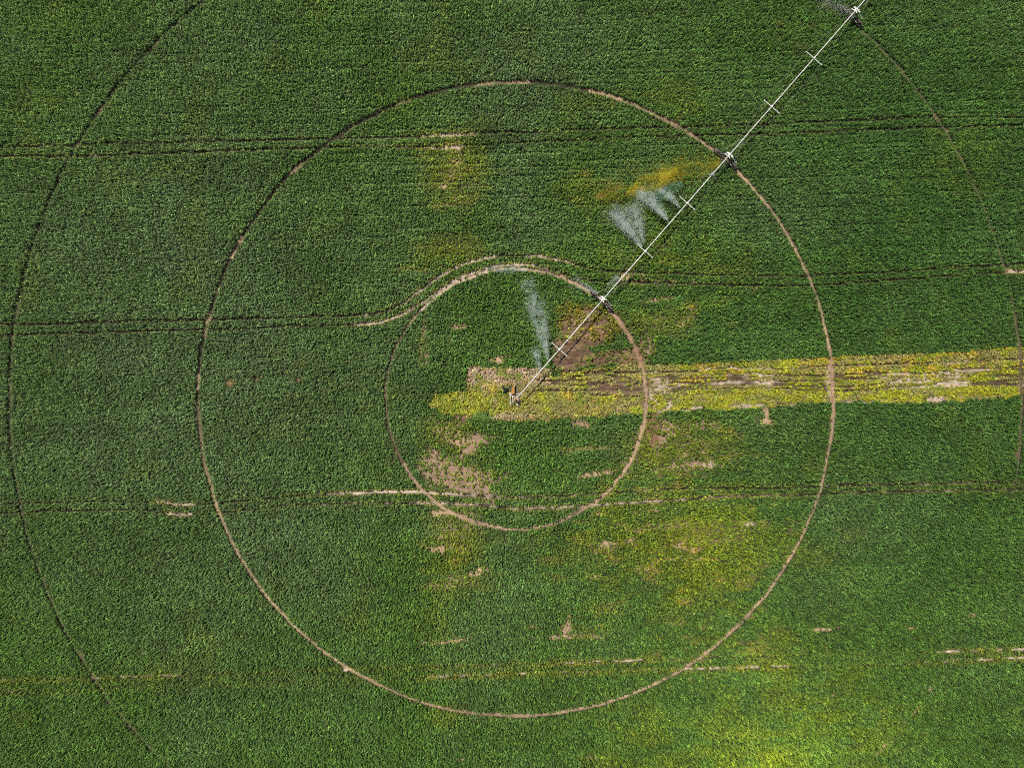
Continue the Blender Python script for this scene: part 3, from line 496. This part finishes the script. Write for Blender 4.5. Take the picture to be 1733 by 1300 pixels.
def wheel_mb(yc):
    c = MB(); r = .66; ctr = (0, yc, r - .03); c.ring(ctr, (1, 0, 0), r, .26, .035, 32)
    for k in range(16):
        a = k * math.pi / 8; p = (0, yc + math.cos(a) * (r + .02), ctr[2] + math.sin(a) * (r + .02))
        c.bar((-.15, p[1], p[2]), (.15, p[1], p[2]), .045, .05)
    for k in range(8):
        a = k * math.pi / 4 + .2; c.tube([(-.04 if k % 2 else .04, yc + math.cos(a) * .08, ctr[2] + math.sin(a) * .08), (0, yc + math.cos(a) * (r - .03), ctr[2] + math.sin(a) * (r - .03))], .018, 6)
    c.tube([(-.17, yc, ctr[2]), (.17, yc, ctr[2])], .09, 10); return c
def drive_tower(r0, first):
    f = MB()
    for s_ in (-1, 1):
        f.bar((s_ * .30, -2.15, .72), (s_ * .30, 2.15, .72), .09, .14)
        for e in (-1, 1):
            f.bar((s_ * .30, e * 1.75, .6), (s_ * .30, e * 1.75, .9), .07, .3)
    for yy in (-1.15, -.55, 0, .55, 1.15): f.bar((-.30, yy, .68), (.30, yy, .68), .08, .1)
    for e in (-1, 1):                       # wheel push levers
        f.bar((.28, e * 1.2, .75), (.28, e * 1.85, 1.28), .05, .06); f.bar((.28, e * .25, .95), (.28, e * 1.2, .75), .04, .05)
        f.bar((-.05, e * 2.35, 1.05), (-.05, e * 1.5, 1.25), .22, .03)
    t_ = f.build('drive_tower', M_DARK, machine, (r0, 0, 0), .006)
    for e in (-1, 1): wheel_mb(e * 1.72).build('wheel', M_WHEEL, t_)
    for sx in (-1, 1):
        for e in (-1, 1):
            MB().bar((sx * .30, e * 1.15, .76), (sx * .14, e * .14, PH - .15), .08, .08).build('leg', M_DARK, t_)
    br = MB()
    for e in (-1, 1): br.bar((-.16, e * .62, 1.45), (.16, e * .62, 1.45), .05, .05)
    br.bar((0, -.62, 1.45), (0, .62, 1.45), .05, .05); br.build('brace', M_DARK, t_)
    h = MB()                                # saddle with four ears, valve and collar
    h.box((0, 0, PH - .02), (.42, .34, .22)); h.tube([(-.3, 0, PH), (.3, 0, PH)], .17, 14)
    for sx, sy in ((1, 1), (1, -1), (-1, 1), (-1, -1)): h.bar((sx * .05, sy * .05, PH + .17), (sx * .34, sy * .40, PH + .12), .12, .06)
    h.tube([(0, 0, PH + .1), (0, 0, PH + .42)], [.1, .07], 10); h.bar((.12, -.75 if not first else -.3, PH + .1), (.12, .62, PH + .1), .16, .05)
    h.build('saddle', M_WHITE, t_, None, .01)
    cy = MB(); cy.tube([(.30, -.15, PH - .1), (.30, -.85, PH - .5)], .07, 10); cy.tube([(.30, -.85, PH - .5), (.32, -1.5, PH - .85)], .035, 8)
    cy.box((.32, -1.55, PH - .88), (.16, .16, .12)); cy.build('drive_cylinder', M_WHITE, t_)
    cy = MB(); cy.tube([(-.28, -.9, 1.0), (-.28, -1.5, .92)], .05, 8); cy.build('push_rod', M_WHITE, t_)
    v = MB(); v.tube([(-.12, .32, PH - .02), (-.12, .7, PH - .35)], .05, 8); v.tube([(-.12, .7, PH - .35), (-.2, 1.3, 1.15)], .03, 6); v.box((-.12, .55, PH - .22), (.2, .24, .16)); v.build('control_valve', M_PALE, t_)
    g = MB(); g.tube([(-.1, 1.5, 1.2), (3.4, .12, PH + .05)], .018, 5); g.tube([(-.1, -1.5, 1.2), (3.4, -.12, PH + .05)], .010, 5); g.build('tower_guy', M_CABLE, t_)
    return t_
for i in (1, 2, 3): drive_tower(rad[i], i == 1)

# ------------------------------------------------------------------ pivot stand
ps = bpy.data.objects.new('pivot_stand', None); COL.objects.link(ps); ps.location = (pvx, pvy, 0)
tag(ps, 'pale square four-legged pivot stand at the inner end of the pipeline', 'pivot stand')
h = .86
b_ = MB()
for s_ in (-1, 1):
    b_.bar((s_ * h, -h - .06, .22), (s_ * h, h + .06, .22), .17, .16); b_.bar((-h + .09, s_ * h, .22), (h - .09, s_ * h, .22), .12, .14)
b_.build('base_frame', M_PALE, ps, None, .008)
for sx in (-1, 1):
    for sy in (-1, 1):
        MB().bar((sx * .82, sy * .82, .3), (sx * .15, sy * .15, 2.05), .10, .10).build('leg', M_PALE, ps)
        MB().box((sx * .86, sy * .86, .07), (.34, .34, .14)).build('concrete_footing', M_PALE, ps, None, .01)
b_ = MB(); q = .5
for s_ in (-1, 1):
    b_.bar((s_ * q, -q, 1.12), (s_ * q, q, 1.12), .07, .07); b_.bar((-q, s_ * q, 1.12), (q, s_ * q, 1.12), .06, .06)
b_.build('cross_brace', M_PALE, ps)
MB().tube([(0, 0, 0), (0, 0, 1.0), (0, 0, 2.2)], .13, 14).tube([(0, 0, 2.0), (0, 0, 2.12)], .22, 14).build('riser_pipe', M_TAN, ps)
dx, dy = math.cos(ANG), math.sin(ANG)
MB().tube([(0, 0, 2.12), (0, 0, 2.3), (dx * .06, dy * .06, 2.40), (dx * .18, dy * .18, PH), (dx * .5, dy * .5, PH + .01)], .14, 12).tube([(-dx * .9, -dy * .9, 1.9), (-dx * .1, -dy * .1, 2.3)], .05, 8).build('elbow', M_TAN, ps)
MB().box((.45, -.05, .6), (.5, .8, .04)).box((.45, .36, .42), (.04, .04, .36)).box((.45, -.43, .42), (.04, .04, .36)).build('service_step', M_TAN, ps)
MB().box((.30, -.93, .55), (.24, .18, .5)).box((.30, -.93, .82), (.28, .24, .03)).build('control_box', M_WHITE, ps, None, .008)
# rusty ridge-backed intake box north of the stand
ib = bpy.data.objects.new('intake_box', None); x0, y0 = W(869.5, 667); COL.objects.link(ib); ib.location = (x0, y0, 0)
tag(ib, 'rusty orange water intake box with a tapering ridged lid beside the pivot', 'intake box')
lid = MB(); y1 = 1.25
vs = [(-.55, 0, .1), (.16, 0, .1), (.10, 0, .95), (-.2, y1, .1), (.2, y1, .1), (.14, y1, .8)]
lid.add(vs, [(0, 1, 2), (3, 5, 4), (0, 2, 5, 3), (1, 4, 5, 2), (0, 3, 4, 1)]); lid.build('sloping_lid', M_RUST, ib, None, .01)
MB().box((.0, .62, .05), (1.2, 1.36, .1)).build('plinth', M_DARK, ib)
MB().tube([(.2, y1 + .05, .1), (.2, y1 + .12, .55)], .05, 8).tube([(.1, y1 + .1, .56), (.32, y1 + .1, .56)], .07, 10).build('valve_handle', M_WHITE, ib)

# ------------------------------------------------------------------ bushes
def bush_mat(name, c1, c2):
    m, t, b = new_mat(name); N, L = t.nodes, t.links
    a = N.new('ShaderNodeAttribute'); a.attribute_name = 'leafv'; cr = N.new('ShaderNodeValToRGB')
    cr.color_ramp.elements[0].color = (*c1, 1); cr.color_ramp.elements[1].color = (*c2, 1); e = cr.color_ramp.elements.new(.94); e.color = (*c2, 1); cr.color_ramp.elements[-1].color = (.45, .52, .5, 1)
    L.new(a.outputs['Fac'], cr.inputs[0]); L.new(cr.outputs[0], b.inputs['Base Color']); b.inputs['Roughness'].default_value = .4; return m
M_BUSH = bush_mat('dark_bush_leaf', (.008, .022, .018), (.022, .05, .036)); M_STEM = metal('bush_stem', (.08, .05, .03), (.14, .1, .06), .8)
def bush(px_, py_, rad_, ht, nl, label):
    g = random.Random(int(px_)); x0, y0 = W(px_, py_); root = bpy.data.objects.new('bush', None); COL.objects.link(root); root.location = (x0, y0, 0); tag(root, label, 'bush')
    vs = []; fs = []; val = []
    for i in range(nl):
        th_ = g.random() * 6.283; ph = math.acos(g.random()); rr = (.55 + .45 * g.random()) * (.8 + .3 * math.sin(3 * th_ + 1))
        dv = Vector((math.sin(ph) * math.cos(th_), math.sin(ph) * math.sin(th_), math.cos(ph))); c = Vector((dv.x * rad_ * rr, dv.y * rad_ * rr, .1 + ht * dv.z * rr))
        nrm = (dv + Vector((g.gauss(0, .5), g.gauss(0, .5), g.gauss(0, .5)))).normalized(); u_ = nrm.orthogonal().normalized(); w_ = nrm.cross(u_); sz_ = .07 * (.7 + .8 * g.random()); b = len(vs)
        vs += [c - u_ * sz_, c - w_ * sz_ * .6, c + u_ * sz_, c + w_ * sz_ * .6]; fs.append((b, b + 1, b + 2, b + 3)); val.append(g.random())
    me = bpy.data.meshes.new('foliage'); me.from_pydata([tuple(v) for v in vs], [], fs); at = me.attributes.new('leafv', 'FLOAT', 'FACE'); at.data.foreach_set('value', val); me.materials.append(M_BUSH)
    o = bpy.data.objects.new('foliage', me); COL.objects.link(o); o.parent = root
    s_ = MB()
    for k in range(7):
        a = k * .9; s_.tube([(0, 0, 0), (math.cos(a) * rad_ * .3, math.sin(a) * rad_ * .3, ht * .4), (math.cos(a) * rad_ * .7, math.sin(a) * rad_ * .7, ht * .7)], [.03, .02, .008], 6)
    s_.build('stem', M_STEM, root)
bush(855, 660, .62, .75, 1300, 'dark bluish green bush just left of the rusty intake box')
bush(1567, 616, .26, .6, 260, 'small dark bush in the yellow strip near the right edge')

# ------------------------------------------------------------------ water
def drop_mat(name, c1, c2):
    m, t, b = new_mat(name); N, L = t.nodes, t.links
    g = N.new('ShaderNodeNewGeometry'); cr = N.new('ShaderNodeValToRGB'); cr.color_ramp.elements[0].color = (*c1, 1); cr.color_ramp.elements[1].color = (*c2, 1)
    L.new(g.outputs['Random Per Island'], cr.inputs[0]); L.new(cr.outputs[0], b.inputs['Base Color']); b.inputs['Roughness'].default_value = .25
    tr = N.new('ShaderNodeBsdfTranslucent'); L.new(cr.outputs[0], tr.inputs['Color']); ms = N.new('ShaderNodeMixShader'); ms.inputs[0].default_value = .4
    L.new(b.outputs[0], ms.inputs[1]); L.new(tr.outputs[0], ms.inputs[2]); L.new(ms.outputs[0], N['Material Output'].inputs['Surface']); return m
DW = drop_mat('water_drops', (.78, .96, .90), (.98, .99, .97)); DG = drop_mat('golden_rainbow_drops', (.98, .74, .02), (1.0, .97, .16)); DO = drop_mat('orange_rainbow_drops', (.85, .58, .02), (.92, .82, .05)); DT = drop_mat('teal_rainbow_drops', (.10, .55, .42), (.55, .80, .75))  # gold, orange and teal: rainbow light put into the drop colour
OCT = np.array([(1, 0, 0), (-1, 0, 0), (0, 1, 0), (0, -1, 0), (0, 0, 1), (0, 0, -1)], float)
OCF = np.array([(0, 2, 4), (2, 1, 4), (1, 3, 4), (3, 0, 4), (2, 0, 5), (1, 2, 5), (3, 1, 5), (0, 3, 5)])
SP = [0]
def spray(px0, py0, px1, py1, wpx, z0, cover, mat, label, grp='water sprays from the pipeline', r0=.10, pw=.75, size=.0145, band=False, name='water_spray'):
    """a plume of separate drops thrown from (px0, py0) and falling at (px1, py1)"""
    SP[0] += 1; sd_ = 300 + SP[0] * 3; g = np.random.default_rng(sd_)
    x0, y0 = W(px0, py0); x1, y1 = W(px1, py1); Ln = math.hypot(x1 - x0, y1 - y0); wd = wpx / S
    area = Ln * wd * .6; n = int(cover * area / (3.14 * size * size)); M = n * 5
    t_ = g.random(M) ** pw; v_ = g.normal(0, .44, M).clip(-1.3, 1.3); h_ = g.normal(0, .3, M)
    half = wd * .5 * (np.sin(np.pi * t_.clip(.06, .94)) ** .6 if band else (r0 + (1 - r0) * t_ ** .9))
    lx = t_ * Ln; ly = v_ * half * 1.25 + (0 if band else .05 * Ln * t_ * t_)
    lane = vn(lx * 2.0, (v_ * 12), 5.0 if not band else 3, sd_, 3) * .6 + vn(lx * 10, ly * 10, 9, sd_ + 1, 3) * .55
    keep_ = g.random(M) < (.2 + .8 * ss(.40, .80, lane)) * (1 - ss(.72, 1.0, t_) * .8); idx = np.nonzero(keep_)[0][:n]
    lx, ly, t_, h_ = lx[idx], ly[idx], t_[idx], h_[idx]; n = len(idx)
    lz = z0 * (1 + .5 * t_ - 1.15 * t_ * t_) * (1 if not band else .7) + h_ * (.15 + .8 * half[idx]) ; lz = lz.clip(.75, None)
    an = math.atan2(y1 - y0, x1 - x0); ca_, sa_ = math.cos(an), math.sin(an)
    sz_ = size * np.exp(g.normal(0, .35, n)); vv = OCT[None] * sz_[:, None, None]; vv[:, :, 0] *= 1.9
    vv = vv + np.stack([lx, ly, lz], 1)[:, None, :]; vx = vv[..., 0] * ca_ - vv[..., 1] * sa_; vy = vv[..., 0] * sa_ + vv[..., 1] * ca_
    co_ = np.stack([vx, vy, vv[..., 2]], 2).reshape(-1, 3); fc = (OCF[None] + (np.arange(n) * 6)[:, None, None]).reshape(-1)
    me = bpy.data.meshes.new(name); me.vertices.add(len(co_)); me.vertices.foreach_set('co', co_.astype(np.float32).ravel())
    me.loops.add(len(fc)); me.loops.foreach_set('vertex_index', fc.astype(np.int32)); me.polygons.add(len(fc) // 3); me.polygons.foreach_set('loop_start', (np.arange(len(fc) // 3) * 3).astype(np.int32))
    me.update(calc_edges=True); me.materials.append(mat); o = bpy.data.objects.new(name, me); COL.objects.link(o); o.location = (x0, y0, 0)
    tag(o, label, 'water spray', grp); return o
spray(1081, 424, 1030, 350, 40, 2.5, .26, DW, 'white fan of spray left of the second cross arm from the pivot')
spray(1084, 418, 1062, 345, 46, 2.4, .19, DW, 'thin veil of spray just above the second cross arm from the pivot', pw=.6)
spray(1124, 379, 1080, 320, 32, 2.5, .40, DW, 'bright white plume of spray midway between the second and third cross arms')
spray(1144, 358, 1112, 318, 24, 2.5, .26, DW, 'short thin spray beside the third cross arm from the pivot')
spray(927, 612, 906, 500, 38, 2.5, .24, DW, 'tall white plume of spray rising beside the first span near the pivot')
spray(905, 520, 890, 470, 30, 2.0, .14, DW, 'faint mist drifting off the top of the tall plume by the first span', pw=1)
spray(914, 634, 906, 585, 18, 2.2, .22, DW, 'small faint spray under the inner end of the pipe')
spray(1010, 500, 962, 472, 28, 2.0, .09, DW, 'faint spray drifting above the track beside the innermost tower')
spray(893, 458, 822, 456, 14, 1.6, .2, DW, 'pale mist lying over the innermost wheel track at its top', band=True)
spray(1436, 40, 1380, 0, 50, 2.0, .05, DW, 'faint spray left of the outermost tower at the top edge')
spray(1192, 304, 1206, 300, 10, 2.6, .5, DW, 'little puff of water on the pipe just inside the middle tower', pw=1, size=.006)
spray(1024, 486, 1048, 470, 16, 2.4, .12, DW, 'faint puff of spray just outside the innermost tower', pw=1, size=.007)
G2 = 'rainbow coloured mist'
spray(1214, 278, 1090, 304, 52, 2.0, .13, DO, 'orange rainbow mist arcing left of the middle tower', G2, band=True, pw=1, name='rainbow_mist')
spray(1142, 292, 1060, 330, 40, 2.0, .30, DG, 'brightest golden rainbow mist above the white plume', G2, band=True, pw=1, name='rainbow_mist')
spray(1078, 322, 1008, 334, 44, 1.8, .10, DO, 'faint orange rainbow mist at the left end of the arc', G2, band=True, pw=1, name='rainbow_mist')
spray(1150, 316, 1082, 340, 26, 2.2, .16, DT, 'teal rainbow mist inside the brightest white plume', G2, band=True, pw=1, name='rainbow_mist')
